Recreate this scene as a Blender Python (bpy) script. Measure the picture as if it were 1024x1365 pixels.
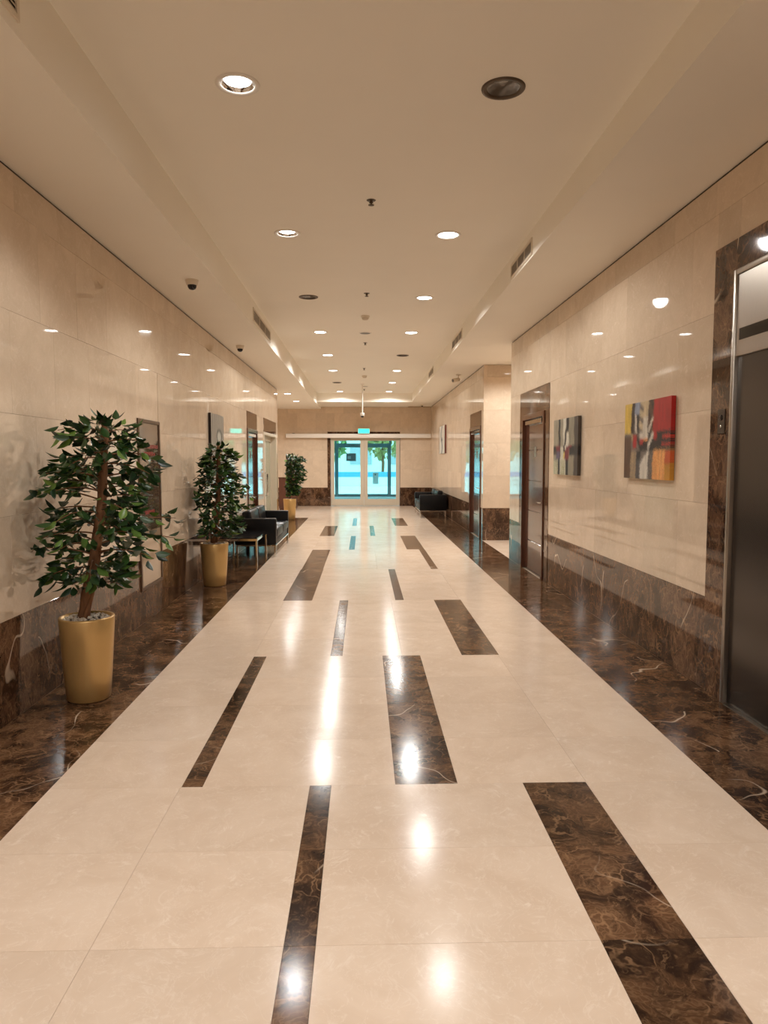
import bpy, bmesh, math, random
from mathutils import Vector, Matrix, Euler

for o in list(bpy.data.objects):
    bpy.data.objects.remove(o, do_unlink=True)
scene = bpy.context.scene
col = scene.collection
random.seed(7)

# ------------------------------------------------------------------ camera
F_PX, CX, CY, CAM_H = 950.0, 512.0, 682.5, 1.55
pitch = math.atan(68.5 / F_PX)
yaw = math.atan(28.0 / F_PX * math.cos(pitch))
fwd = Vector((math.sin(yaw) * math.cos(pitch), math.cos(yaw) * math.cos(pitch), -math.sin(pitch)))
rgt = Vector((math.cos(yaw), -math.sin(yaw), 0))
upv = rgt.cross(fwd)
cam_d = bpy.data.cameras.new('camera')
cam_d.sensor_fit = 'HORIZONTAL'
cam_d.sensor_width = 36.0
cam_d.lens = F_PX / 1024.0 * 36.0
cam_d.clip_start = 0.05
cam_d.clip_end = 300
cam = bpy.data.objects.new('camera', cam_d)
cam.matrix_world = Matrix(((rgt.x, upv.x, -fwd.x, 0), (rgt.y, upv.y, -fwd.y, 0), (rgt.z, upv.z, -fwd.z, CAM_H), (0, 0, 0, 1)))
col.objects.link(cam)
scene.camera = cam

# ------------------------------------------------------------------ world, exposure
world = bpy.data.worlds.new('overcast_sky')
scene.world = world
world.use_nodes = True
wb = world.node_tree.nodes['Background']
wb.inputs[0].default_value = (0.78, 0.93, 1.0, 1)
wb.inputs[1].default_value = 4.6
scene.view_settings.view_transform = 'Standard'
scene.view_settings.look = 'None'
scene.view_settings.gamma = 1.0
scene.view_settings.use_curve_mapping = False
scene.view_settings.exposure = 0.0
scene.cycles.use_denoising = True
scene.cycles.max_bounces = 10
scene.cycles.diffuse_bounces = 6
scene.cycles.glossy_bounces = 5
scene.cycles.transparent_max_bounces = 16
scene.cycles.sample_clamp_indirect = 6.0
scene.cycles.caustics_reflective = False
scene.cycles.caustics_refractive = False

LAMP_COLOR = (1.0, 0.985, 0.95)
LAMP_W = 128.0          # one ceiling downlight
LENS_EMIT = 14.0

# ------------------------------------------------------------------ layout numbers (metres)
XL, XR = -2.10, 2.32                 # faces of the long walls
YB, YE = -6.0, 24.4                  # wall behind the camera, far wall
ZL, ZR, ZF, ZC = 3.295, 3.385, 3.365, 3.63
SL, SR = -1.42, 1.53                 # soffit edges
YF = 22.25                           # where the raised ceiling ends
FL, FR = -1.486, 1.700               # edges of the pale floor
LEND = 17.7                          # left wall ends
RA_END, RB_START = 11.2, 13.75       # side corridor on the right
ROW = 2.265
ROW0 = 3.315 - 2 * ROW

# ------------------------------------------------------------------ material helpers
MATS = {}
def new_mat(name):
    m = bpy.data.materials.new(name)
    m.use_nodes = True
    MATS[name] = m
    return m, m.node_tree.nodes, m.node_tree.links, m.node_tree.nodes['Principled BSDF']

def plain(name, color, rough=0.5, metal=0.0, spec=0.5, coat=0.0, noise=0.0, nscale=20.0, bump=0.0, emit=None, estr=0.0, stretch=None):
    m, N, L, b = new_mat(name)
    b.inputs['Base Color'].default_value = (*color, 1)
    b.inputs['Roughness'].default_value = rough
    b.inputs['Metallic'].default_value = metal
    b.inputs['Specular IOR Level'].default_value = spec
    b.inputs['Coat Weight'].default_value = coat
    b.inputs['Coat Roughness'].default_value = 0.05
    if emit:
        b.inputs['Emission Color'].default_value = (*emit, 1)
        b.inputs['Emission Strength'].default_value = estr
    if noise or bump:
        tc = N.new('ShaderNodeTexCoord')
        mp = N.new('ShaderNodeMapping')
        if stretch: mp.inputs['Scale'].default_value = stretch
        L.new(tc.outputs['Object'], mp.inputs[0])
        nz = N.new('ShaderNodeTexNoise'); nz.inputs['Scale'].default_value = nscale; nz.inputs['Detail'].default_value = 5
        L.new(mp.outputs[0], nz.inputs['Vector'])
        if noise:
            mx = N.new('ShaderNodeMix'); mx.data_type = 'RGBA'
            mx.inputs[6].default_value = (*[c * (1 - noise) for c in color], 1)
            mx.inputs[7].default_value = (*[min(1, c * (1 + noise)) for c in color], 1)
            L.new(nz.outputs[0], mx.inputs[0]); L.new(mx.outputs[2], b.inputs['Base Color'])
        if bump:
            bp = N.new('ShaderNodeBump'); bp.inputs['Strength'].default_value = bump; bp.inputs['Distance'].default_value = 0.01
            L.new(nz.outputs[0], bp.inputs['Height']); L.new(bp.outputs[0], b.inputs['Normal'])
    return m

def slab_coords(N, L, scale=(1, 1, 1)):
    """object coordinates moved by a random amount for each slab"""
    tc = N.new('ShaderNodeTexCoord'); oi = N.new('ShaderNodeObjectInfo')
    ml = N.new('ShaderNodeVectorMath'); ml.operation = 'SCALE'
    ml.inputs[0].default_value = (37.0, 91.0, 53.0)
    L.new(oi.outputs['Random'], ml.inputs['Scale'])
    ad = N.new('ShaderNodeVectorMath'); ad.operation = 'ADD'
    L.new(tc.outputs['Object'], ad.inputs[0]); L.new(ml.outputs[0], ad.inputs[1])
    mp = N.new('ShaderNodeMapping'); mp.inputs['Scale'].default_value = scale
    L.new(ad.outputs[0], mp.inputs[0])
    return mp.outputs[0], oi.outputs['Random']

def math_node(N, L, op, a, b=None, clamp=False):
    n = N.new('ShaderNodeMath'); n.operation = op; n.use_clamp = clamp
    for i, v in enumerate((a, b)):
        if v is None: continue
        if isinstance(v, (int, float)): n.inputs[i].default_value = v
        else: L.new(v, n.inputs[i])
    return n.outputs[0]

def mix_col(N, L, fac, a, b, mode='MIX'):
    mx = N.new('ShaderNodeMix'); mx.data_type = 'RGBA'; mx.blend_type = mode
    if isinstance(fac, (int, float)): mx.inputs[0].default_value = fac
    else: L.new(fac, mx.inputs[0])
    for i, v in ((6, a), (7, b)):
        if isinstance(v, tuple): mx.inputs[i].default_value = (*v, 1)
        else: L.new(v, mx.inputs[i])
    return mx.outputs[2]

def ramp(N, L, src, lo, hi):
    r = N.new('ShaderNodeMapRange'); r.inputs[1].default_value = lo; r.inputs[2].default_value = hi
    r.interpolation_type = 'SMOOTHSTEP'
    L.new(src, r.inputs[0]); return r.outputs[0]

def noise_tex(N, L, vec, scale, detail=5, rough=0.55, dist=0.0):
    n = N.new('ShaderNodeTexNoise'); n.inputs['Scale'].default_value = scale; n.inputs['Detail'].default_value = detail
    n.inputs['Roughness'].default_value = rough; n.inputs['Distortion'].default_value = dist
    L.new(vec, n.inputs['Vector']); return n.outputs[0]

def cream_marble(name, c1, c2, cv, rough, coat, coat_rough, var=0.1, scale=(1, 1, 1), spec=0.5, wave=0.0):
    m, N, L, b = new_mat(name)
    v, rnd = slab_coords(N, L, scale)
    n1 = noise_tex(N, L, v, 3.2, 6, 0.6, 0.8)
    n2 = noise_tex(N, L, v, 9.0, 6, 0.65, 1.5)
    c = mix_col(N, L, ramp(N, L, n1, 0.3, 0.7), c1, c2)
    ridge = math_node(N, L, 'ABSOLUTE', math_node(N, L, 'SUBTRACT', noise_tex(N, L, v, 2.6, 5, 0.6, 2.2), 0.5))
    vein = math_node(N, L, 'MULTIPLY', math_node(N, L, 'SUBTRACT', 1.0, ramp(N, L, ridge, 0.0, 0.035)), ramp(N, L, n2, 0.45, 0.75))
    c = mix_col(N, L, math_node(N, L, 'MULTIPLY', vein, 0.8), c, cv)
    ridge2 = math_node(N, L, 'ABSOLUTE', math_node(N, L, 'SUBTRACT', noise_tex(N, L, v, 6.0, 4, 0.6, 3.0), 0.5))
    c = mix_col(N, L, math_node(N, L, 'MULTIPLY', math_node(N, L, 'SUBTRACT', 1.0, ramp(N, L, ridge2, 0.0, 0.02)), 0.35), c, cv)
    tone = math_node(N, L, 'ADD', math_node(N, L, 'MULTIPLY', rnd, var), 1.0 - var * 0.6)
    g = N.new('ShaderNodeCombineColor')
    for i in range(3): L.new(tone, g.inputs[i])
    c = mix_col(N, L, 1.0, c, g.outputs[0], 'MULTIPLY')
    L.new(c, b.inputs['Base Color'])
    b.inputs['Roughness'].default_value = rough
    b.inputs['Specular IOR Level'].default_value = spec
    b.inputs['Coat Weight'].default_value = coat
    b.inputs['Coat Roughness'].default_value = coat_rough
    if wave:
        bp = N.new('ShaderNodeBump'); bp.inputs['Strength'].default_value = 1.0; bp.inputs['Distance'].default_value = wave
        L.new(noise_tex(N, L, v, 2.0, 1), bp.inputs['Height'])
        L.new(bp.outputs[0], b.inputs['Normal']); L.new(bp.outputs[0], b.inputs['Coat Normal'])
    return m

def brown_marble(name, rough, coat, coat_rough, scale=(1, 1, 1), dark=(0.026, 0.012, 0.007), mid=(0.125, 0.062, 0.030), light=(0.33, 0.19, 0.10), white=True, spec=0.5):
    m, N, L, b = new_mat(name)
    v, rnd = slab_coords(N, L, scale)
    # warp
    nw = N.new('ShaderNodeTexNoise'); nw.inputs['Scale'].default_value = 5.0; nw.inputs['Detail'].default_value = 4
    L.new(v, nw.inputs['Vector'])
    sc = N.new('ShaderNodeVectorMath'); sc.operation = 'SCALE'; sc.inputs['Scale'].default_value = 0.28
    L.new(nw.outputs['Color'], sc.inputs[0])
    ad = N.new('ShaderNodeVectorMath'); ad.operation = 'ADD'; L.new(v, ad.inputs[0]); L.new(sc.outputs[0], ad.inputs[1])
    vw = ad.outputs[0]
    n1 = noise_tex(N, L, vw, 4.5, 6, 0.65, 0.6)
    c = mix_col(N, L, ramp(N, L, n1, 0.38, 0.62), dark, mid)
    def web(scale_, width):
        vo = N.new('ShaderNodeTexVoronoi'); vo.feature = 'DISTANCE_TO_EDGE'; vo.inputs['Scale'].default_value = scale_
        L.new(vw, vo.inputs['Vector'])
        return math_node(N, L, 'SUBTRACT', 1.0, ramp(N, L, vo.outputs['Distance'], 0.0, width))
    n2 = noise_tex(N, L, v, 6.0, 5, 0.6)
    c = mix_col(N, L, math_node(N, L, 'MULTIPLY', web(11.0, 0.07), math_node(N, L, 'MULTIPLY', ramp(N, L, n2, 0.42, 0.62), 0.7)), c, light)
    c = mix_col(N, L, math_node(N, L, 'MULTIPLY', web(34.0, 0.16), math_node(N, L, 'MULTIPLY', ramp(N, L, n1, 0.42, 0.66), 0.5)), c, tuple(x * 0.8 for x in light))
    fl = noise_tex(N, L, vw, 20.0, 8, 0.75, 1.2)
    c = mix_col(N, L, math_node(N, L, 'MULTIPLY', ramp(N, L, fl, 0.52, 0.68), 0.75), c, tuple(x * 0.72 for x in light))
    fd = noise_tex(N, L, vw, 11.0, 8, 0.7, 0.8)
    c = mix_col(N, L, math_node(N, L, 'MULTIPLY', ramp(N, L, fd, 0.54, 0.70), 0.85), c, dark)
    if white:
        ridge = math_node(N, L, 'ABSOLUTE', math_node(N, L, 'SUBTRACT', noise_tex(N, L, v, 0.9, 3, 0.45, 0.0), 0.5))
        wv = math_node(N, L, 'MULTIPLY', math_node(N, L, 'SUBTRACT', 1.0, ramp(N, L, ridge, 0.0007, 0.0036)), ramp(N, L, noise_tex(N, L, v, 1.6, 3), 0.48, 0.62))
        c = mix_col(N, L, math_node(N, L, 'MULTIPLY', wv, 0.8), c, (0.62, 0.50, 0.38))
    tone = math_node(N, L, 'ADD', math_node(N, L, 'MULTIPLY', rnd, 0.35), 0.8)
    g = N.new('ShaderNodeCombineColor')
    for i in range(3): L.new(tone, g.inputs[i])
    c = mix_col(N, L, 1.0, c, g.outputs[0], 'MULTIPLY')
    L.new(c, b.inputs['Base Color'])
    b.inputs['Roughness'].default_value = rough
    b.inputs['Specular IOR Level'].default_value = spec
    b.inputs['Coat Weight'].default_value = coat
    b.inputs['Coat Roughness'].default_value = coat_rough
    return m

M_WALL = cream_marble('wall_marble', (0.61, 0.485, 0.36), (0.68, 0.55, 0.415), (0.76, 0.64, 0.51), 0.03, 0.0, 0.03, 0.12, wave=0.0004, spec=0.5)
M_FLOOR = cream_marble('floor_marble', (0.70, 0.555, 0.43), (0.77, 0.63, 0.505), (0.86, 0.75, 0.64), 0.155, 0.0, 0.05, 0.07, spec=0.10)
M_BROWN = brown_marble('brown_marble_floor', 0.13, 0.0, 0.04, spec=0.15)
M_DADO = brown_marble('brown_marble_wall', 0.05, 0.0, 0.03, scale=(1, 1, 0.7), dark=(0.035, 0.017, 0.010), mid=(0.12, 0.062, 0.036))
M_CEIL = plain('ceiling_paint', (0.90, 0.86, 0.77), 0.6, noise=0.03, nscale=1.5)
M_SLAB = plain('wall_mortar', (0.42, 0.31, 0.21), 0.5)
M_GROUT = plain('floor_grout', (0.55, 0.45, 0.34), 0.6)
M_GAP = plain('shadow_gap', (0.05, 0.035, 0.025), 0.8)
M_WOOD = plain('dark_red_wood', (0.085, 0.030, 0.016), 0.16, coat=0.5, noise=0.35, nscale=6, stretch=(6, 6, 0.6))
M_LEAFWOOD = plain('door_veneer', (0.10, 0.042, 0.026), 0.14, coat=0.6, noise=0.25, nscale=5, stretch=(6, 6, 0.6))
M_STEEL = plain('brushed_steel', (0.40, 0.36, 0.315), 0.30, 1.0, noise=0.08, nscale=10, stretch=(1, 40, 1))
M_DARKSTEEL = plain('dark_steel', (0.085, 0.075, 0.068), 0.22, 0.85, noise=0.1, nscale=6, stretch=(30, 30, 1))
M_CHROME = plain('chrome', (0.75, 0.74, 0.72), 0.08, 1.0)
M_BLACK = plain('black_gloss', (0.006, 0.006, 0.007), 0.12)
M_LEATHER = plain('black_leather', (0.004, 0.004, 0.0045), 0.36, spec=0.22, bump=0.05, nscale=90)
M_GOLD = plain('gold_pot', (0.60, 0.385, 0.15), 0.33, 0.5, noise=0.06, nscale=3)
M_BARK = plain('ficus_bark', (0.19, 0.085, 0.035), 0.8, noise=0.6, nscale=14, bump=0.8, stretch=(2, 2, 0.6))
M_SOIL = plain('soil', (0.05, 0.035, 0.025), 0.9)
M_PEBBLE = plain('pebble', (0.62, 0.54, 0.44), 0.7, noise=0.5, nscale=8)
M_WHITE = plain('white_enamel', (0.82, 0.78, 0.72), 0.35)
M_CREAMFRAME = plain('cream_aluminium', (0.60, 0.53, 0.42), 0.35)
M_OFFWHITE = plain('offwhite_plastic', (0.74, 0.66, 0.54), 0.4)
M_GREYDISC = plain('grey_mesh', (0.20, 0.18, 0.16), 0.6)
M_BRONZE = plain('bronze_trim', (0.10, 0.07, 0.045), 0.4, 0.5)
M_OFFGLASS = plain('unlit_lens', (0.10, 0.085, 0.07), 0.15)
M_LENS = plain('lit_lens', (0.9, 0.9, 0.9), 0.3, emit=(1.0, 0.97, 0.93), estr=LENS_EMIT)
M_REFL = plain('reflector', (0.8, 0.8, 0.8), 0.12, 1.0)
M_GRILLE = plain('grille_metal', (0.66, 0.58, 0.47), 0.5)
M_DUCTSHADE = plain('duct_shade', (0.03, 0.025, 0.02), 0.8)
M_EXIT = plain('exit_panel', (0.05, 0.6, 0.5), 0.4, emit=(0.03, 0.85, 0.70), estr=1.6)
M_RED = plain('red_print', (0.25, 0.02, 0.015), 0.5)
M_CABGLASS = plain('cabinet_glass', (0.10, 0.065, 0.042), 0.06, coat=0.8)
M_CABREFL = plain('cabinet_lower_reflection', (0.36, 0.255, 0.16), 0.08, coat=0.6)
M_HOSE = plain('frame_brown', (0.13, 0.08, 0.05), 0.3, 0.4)
M_FROST = plain('frosted_glass', (0.34, 0.37, 0.27), 0.15, coat=0.5)
M_BOXWOOD = plain('cabinet_wood', (0.085, 0.028, 0.015), 0.3, noise=0.3, nscale=5, stretch=(5, 5, 0.6))
M_CONCRETE = plain('pavement_concrete', (0.62, 0.62, 0.60), 0.8, noise=0.08, nscale=0.6)
M_EXTWHITE = plain('white_render', (0.75, 0.75, 0.73), 0.8)
M_BLUE = plain('blue_paint', (0.06, 0.30, 0.55), 0.5)
M_EXTGREY = plain('grey_facade', (0.35, 0.38, 0.40), 0.8, noise=0.1, nscale=0.5)
M_TREE = plain('tree_foliage', (0.16, 0.25, 0.07), 0.7, noise=0.5, nscale=3)
M_TREE2 = plain('dry_foliage', (0.33, 0.28, 0.09), 0.7, noise=0.5, nscale=3)
M_SIGN = plain('grey_notice', (0.12, 0.13, 0.14), 0.5)
M_PAPER = plain('white_notice', (0.75, 0.75, 0.75), 0.6)
M_DARKFRAME = plain('dark_blue_frame', (0.13, 0.20, 0.22), 0.4)

def glass_mat(name, tint, refl=0.5):
    m, N, L, b = new_mat(name)
    N.remove(b)
    out = N['Material Output']
    t = N.new('ShaderNodeBsdfTransparent'); t.inputs[0].default_value = (*tint, 1)
    g = N.new('ShaderNodeBsdfGlossy'); g.inputs['Roughness'].default_value = 0.02
    fr = N.new('ShaderNodeFresnel'); fr.inputs[0].default_value = 1.5
    mx = N.new('ShaderNodeMixShader')
    L.new(fr.outputs[0], mx.inputs[0]); L.new(t.outputs[0], mx.inputs[1]); L.new(g.outputs[0], mx.inputs[2])
    L.new(mx.outputs[0], out.inputs[0])
    return m
M_TINT = glass_mat('aqua_glass', (0.66, 0.93, 0.94))
M_CLEAR = glass_mat('clear_glass', (0.85, 0.95, 0.95))

def leaf_mat(name, per_island):
    m, N, L, b = new_mat(name)
    if per_island:
        r = N.new('ShaderNodeNewGeometry').outputs['Random Per Island']
    else:
        r = N.new('ShaderNodeObjectInfo').outputs['Random']
    c = mix_col(N, L, ramp(N, L, r, 0.0, 0.75), (0.010, 0.028, 0.012), (0.028, 0.075, 0.016))
    c = mix_col(N, L, ramp(N, L, r, 0.72, 1.0), c, (0.12, 0.21, 0.035))
    L.new(c, b.inputs['Base Color'])
    b.inputs['Roughness'].default_value = 0.32
    b.inputs['Specular IOR Level'].default_value = 0.4
    return m
M_LEAF = leaf_mat('ficus_leaf_single', False)
M_LEAVES = leaf_mat('ficus_leaves', True)

def attr_mat(name, rough):
    m, N, L, b = new_mat(name)
    a = N.new('ShaderNodeAttribute'); a.attribute_name = 'paint'
    L.new(a.outputs['Color'], b.inputs['Base Color'])
    b.inputs['Roughness'].default_value = rough
    return m
M_PAINT = attr_mat('oil_paint', 0.45)

# ------------------------------------------------------------------ mesh helpers
class MB:
    def __init__(s): s.v = []; s.f = []; s.sm = []
    def add(s, verts, faces, smooth=False):
        n = len(s.v); s.v += [tuple(p) for p in verts]
        s.f += [tuple(i + n for i in f) for f in faces]; s.sm += [smooth] * len(faces)
        return s
    def box(s, x0, x1, y0, y1, z0, z1):
        x0, x1 = min(x0, x1), max(x0, x1); y0, y1 = min(y0, y1), max(y0, y1); z0, z1 = min(z0, z1), max(z0, z1)
        v = [(x0, y0, z0), (x1, y0, z0), (x1, y1, z0), (x0, y1, z0), (x0, y0, z1), (x1, y0, z1), (x1, y1, z1), (x0, y1, z1)]
        return s.add(v, [(0, 3, 2, 1), (4, 5, 6, 7), (0, 1, 5, 4), (1, 2, 6, 5), (2, 3, 7, 6), (3, 0, 4, 7)])
    def bbox(s, x0, x1, y0, y1, z0, z1, r=0.01, seg=2):
        bm = bmesh.new()
        bmesh.ops.create_cube(bm, size=1.0)
        for v in bm.verts:
            v.co = Vector(((x0 + x1) / 2 + v.co.x * abs(x1 - x0), (y0 + y1) / 2 + v.co.y * abs(y1 - y0), (z0 + z1) / 2 + v.co.z * abs(z1 - z0)))
        bmesh.ops.bevel(bm, geom=bm.edges[:], offset=r, segments=seg, profile=0.5, affect='EDGES')
        bm.verts.index_update()
        s.add([v.co for v in bm.verts], [[v.index for v in f.verts] for f in bm.faces], seg > 1)
        bm.free(); return s
    def lathe(s, prof, n=24, c=(0, 0, 0), smooth=True):
        vs = []; fs = []
        for r, z in prof:
            for k in range(n):
                a = 2 * math.pi * k / n
                vs.append((c[0] + r * math.cos(a), c[1] + r * math.sin(a), c[2] + z))
        for i in range(len(prof) - 1):
            for k in range(n):
                k2 = (k + 1) % n
                fs.append((i * n + k, i * n + k2, (i + 1) * n + k2, (i + 1) * n + k))
        return s.add(vs, fs, smooth)
    def disc(s, r, z, n=24, c=(0, 0, 0), up=True):
        vs = [(c[0] + r * math.cos(2 * math.pi * k / n), c[1] + r * math.sin(2 * math.pi * k / n), c[2] + z) for k in range(n)]
        f = tuple(range(n)) if up else tuple(reversed(range(n)))
        return s.add(vs, [f])
    def tube(s, pts, rad, n=8, cap=True):
        vs = []; fs = []
        P = [Vector(p) for p in pts]
        R = rad if isinstance(rad, (list, tuple)) else [rad] * len(P)
        for i, p in enumerate(P):
            t = (P[min(i + 1, len(P) - 1)] - P[max(i - 1, 0)]).normalized()
            a = t.cross(Vector((0, 0, 1)))
            if a.length < 1e-3: a = t.cross(Vector((0, 1, 0)))
            a.normalize(); b = t.cross(a)
            for k in range(n):
                q = 2 * math.pi * k / n
                vs.append(p + (a * math.cos(q) + b * math.sin(q)) * R[i])
        for i in range(len(P) - 1):
            for k in range(n):
                k2 = (k + 1) % n
                fs.append((i * n + k, (i + 1) * n + k, (i + 1) * n + k2, i * n + k2))
        if cap:
            fs.append(tuple(range(n))); fs.append(tuple(reversed(range((len(P) - 1) * n, len(P) * n))))
        return s.add(vs, fs, True)
    def mesh(s, name, mat):
        me = bpy.data.meshes.new(name)
        me.from_pydata(s.v, [], s.f)
        me.polygons.foreach_set('use_smooth', s.sm)
        me.materials.append(mat); me.update()
        return me
    def build(s, name, mat, parent=None, loc=None):
        return link(name, s.mesh(name, mat), parent, loc)

def link(name, me, parent=None, loc=None, rot=None):
    o = bpy.data.objects.new(name, me)
    col.objects.link(o)
    if parent: o.parent = parent
    if loc: o.location = loc
    if rot: o.rotation_euler = rot
    return o

def empty(name, loc=(0, 0, 0), rz=0.0):
    o = bpy.data.objects.new(name, None); col.objects.link(o)
    o.location = loc; o.rotation_euler = (0, 0, rz); o.empty_display_size = 0.1
    return o

def tag(o, label, cat=None, group=None, kind=None):
    o['label'] = label
    if cat: o['category'] = cat
    if group: o['group'] = group
    if kind: o['kind'] = kind
    return o

def struct(o, label):
    o['kind'] = 'structure'; o['label'] = label
    return o

def subtract(rects, hole):
    out = []
    a0, a1, b0, b1 = hole
    for (x0, x1, y0, y1) in rects:
        if a1 <= x0 or a0 >= x1 or b1 <= y0 or b0 >= y1:
            out.append((x0, x1, y0, y1)); continue
        if a0 > x0: out.append((x0, a0, y0, y1))
        if a1 < x1: out.append((a1, x1, y0, y1))
        c0, c1 = max(x0, a0), min(x1, a1)
        if b0 > y0: out.append((c0, c1, y0, b0))
        if b1 < y1: out.append((c0, c1, b1, y1))
    return out

# shared slab meshes, lying in the local XZ plane (wall) or XY plane (floor), cached by size
SLABS = {}
def slab_mesh(w, h, t, mat, axis):
    key = (round(w, 3), round(h, 3), t, mat.name, axis)
    if key in SLABS: return SLABS[key]
    c = 0.0004
    if axis == 'floor':      # top at z=0, chamfered
        f = lambda a, b, d: (a, b, -d)
    else:                    # front at -y (v=0), depth to +y
        f = lambda a, b, d: (a, d, b)
    W, H = w / 2, h / 2
    ring = lambda W, H, d: [f(-W, -H, d), f(W, -H, d), f(W, H, d), f(-W, H, d)]
    v = ring(W - c, H - c, 0) + ring(W, H, c) + ring(W, H, t)
    q = [(0, 1, 2, 3)]
    for r in (0, 4):
        for k in range(4):
            k2 = (k + 1) % 4
            q.append((r + k, r + 4 + k, r + 4 + k2, r + k2))
    m = MB().add(v, q)
    me = m.mesh('slab', mat)
    SLABS[key] = me
    return me

PR = random.Random(11)
def panel(name, parent, side, pos, a0, a1, z0, z1, mat, gap=0.0012, t=0.015, tilt=0.0012):
    """one stone slab on a wall; side: 'L' faces +X, 'R' faces -X, 'F' faces -Y"""
    w, h = a1 - a0 - gap, z1 - z0 - gap
    if w < 0.012 or h < 0.012: return None
    me = slab_mesh(w, h, t, mat, 'wall')
    ca, cz = (a0 + a1) / 2, (z0 + z1) / 2
    rz = {'F': 0.0, 'R': -math.pi / 2, 'L': math.pi / 2}[side]
    loc = {'F': (ca, pos, cz), 'R': (pos, ca, cz), 'L': (pos, ca, cz)}[side]
    o = link(name, me, parent, loc, (0, 0, rz))
    o.rotation_mode = 'XYZ'
    o.rotation_euler = (PR.uniform(-tilt, tilt) * 0.6, 0, rz + PR.uniform(-tilt, tilt))
    return o

def panel_grid(parent, side, pos, a0, a1, unit, ztop, holes, phase=0.0, dado=True):
    row = 0
    z = 0.0
    while z < ztop - 0.02:
        z1 = min(z + unit, ztop)
        off = phase + (0.0, 0.5, 0.12, 0.62, 0.3, 0.8, 0.1)[row % 7] * unit
        a = math.floor((a0 - off) / unit) * unit + off
        while a < a1 - 0.01:
            r = [(max(a, a0), min(a + unit, a1), z, z1)]
            for hld in holes: r = subtract(r, hld)
            for (p0, p1, q0, q1) in r:
                if p1 - p0 < 0.015 or q1 - q0 < 0.015: continue
                if row == 0 and dado: panel('dado_panel', parent, side, pos, p0, p1, q0, q1, M_DADO)
                else: panel('wall_panel', parent, side, pos, p0, p1, q0, q1, M_WALL)
            a += unit
        z = z1; row += 1

# ------------------------------------------------------------------ floor
floor_ = struct(MB().box(-5.2, 7.2, YB, YE + 0.3, -0.2, -0.012).build('floor', M_GROUT), 'polished cream marble floor with dark marble border and inlays')
FR_ = random.Random(3)
def tile(name, x0, x1, y0, y1, mat, gap=0.0009):
    me = slab_mesh(x1 - x0 - gap, y1 - y0 - gap, 0.012, mat, 'floor')
    return link(name, me, floor_, ((x0 + x1) / 2, (y0 + y1) / 2, 0.0))
# inlays in each row of the floor: (x0, x1)
INLAYS = {
    0: [(-0.87, -0.565), (0.35, 0.45)],
    1: [(-0.257, -0.155), (0.767, 1.073)],
    2: [(-0.867, -0.768), (0.152, 0.452)],
    3: [(-0.262, -0.167), (0.787, 1.085)],
    4: [(-0.89, -0.57), (0.358, 0.452)],
    5: [(-0.88, -0.575), (0.975, 1.075)],
    6: [(0.765, 1.072), (-0.25, -0.15)],
    7: [(-0.90, -0.60), (0.15, 0.25)],
    8: [(0.76, 1.07), (-0.26, -0.16)],
}
def fill_row(y0, y1, x0, x1, inl, pieces):
    cuts = sorted(inl)
    dy = (y1 - y0) / pieces
    for k in range(pieces):
        ya, yb = y0 + k * dy, y0 + (k + 1) * dy
        x = x0
        for (a, b) in cuts + [(x1, None)]:
            n = max(1, round((a - x) / 0.62))
            for j in range(n):
                tile('floor_tile', x + (a - x) * j / n, x + (a - x) * (j + 1) / n, ya, yb, M_FLOOR)
            if b is not None:
                tile('inlay_strip', a, b, ya, yb, M_BROWN)
                x = b
y = ROW0
r = 0
while y < YE + 0.1:
    y1 = min(y + ROW, YE)
    if y1 - y > 0.05:
        pieces = 4 if y < 12 else (2 if y < 17 else 1)
        fill_row(y, y1, FL, FR, INLAYS.get(r, []) if y1 - y > 2 else [], pieces)
    y += ROW; r += 1
# floor behind the viewpoint
tile('floor_tile', FL, FR, YB, ROW0, M_FLOOR)
# dark borders
yy = YB
BU = 0.61
while yy < YE - 0.01:
    big = yy < 0.4
    n1 = 0.6 if big else min(yy + (BU if yy < 12 else 2 * BU), YE)
    tile('border_tile', FR, XR, yy, n1, M_BROWN)
    yy = n1
yy = YB
while yy < 19.35 - 0.01:
    n1 = 0.75 if yy < 0.5 else min(yy + (BU if yy < 12 else 2 * BU), 19.35)
    tile('border_tile', XL, FL, yy, n1, M_BROWN)
    yy = n1
# pale floor of the left bay and the side corridor
for k in range(3):
    tile('floor_tile', -5.0, XL, LEND + k * 2.23, LEND + (k + 1) * 2.23, M_FLOOR)
tile('floor_tile', XL, FL, 19.35, YE, M_FLOOR)
for k in range(6):
    for j in range(4):
        tile('floor_tile', XR + k * 0.78, XR + (k + 1) * 0.78, RA_END + j * (RB_START - RA_END) / 4, RA_END + (j + 1) * (RB_START - RA_END) / 4, M_FLOOR)

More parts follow.
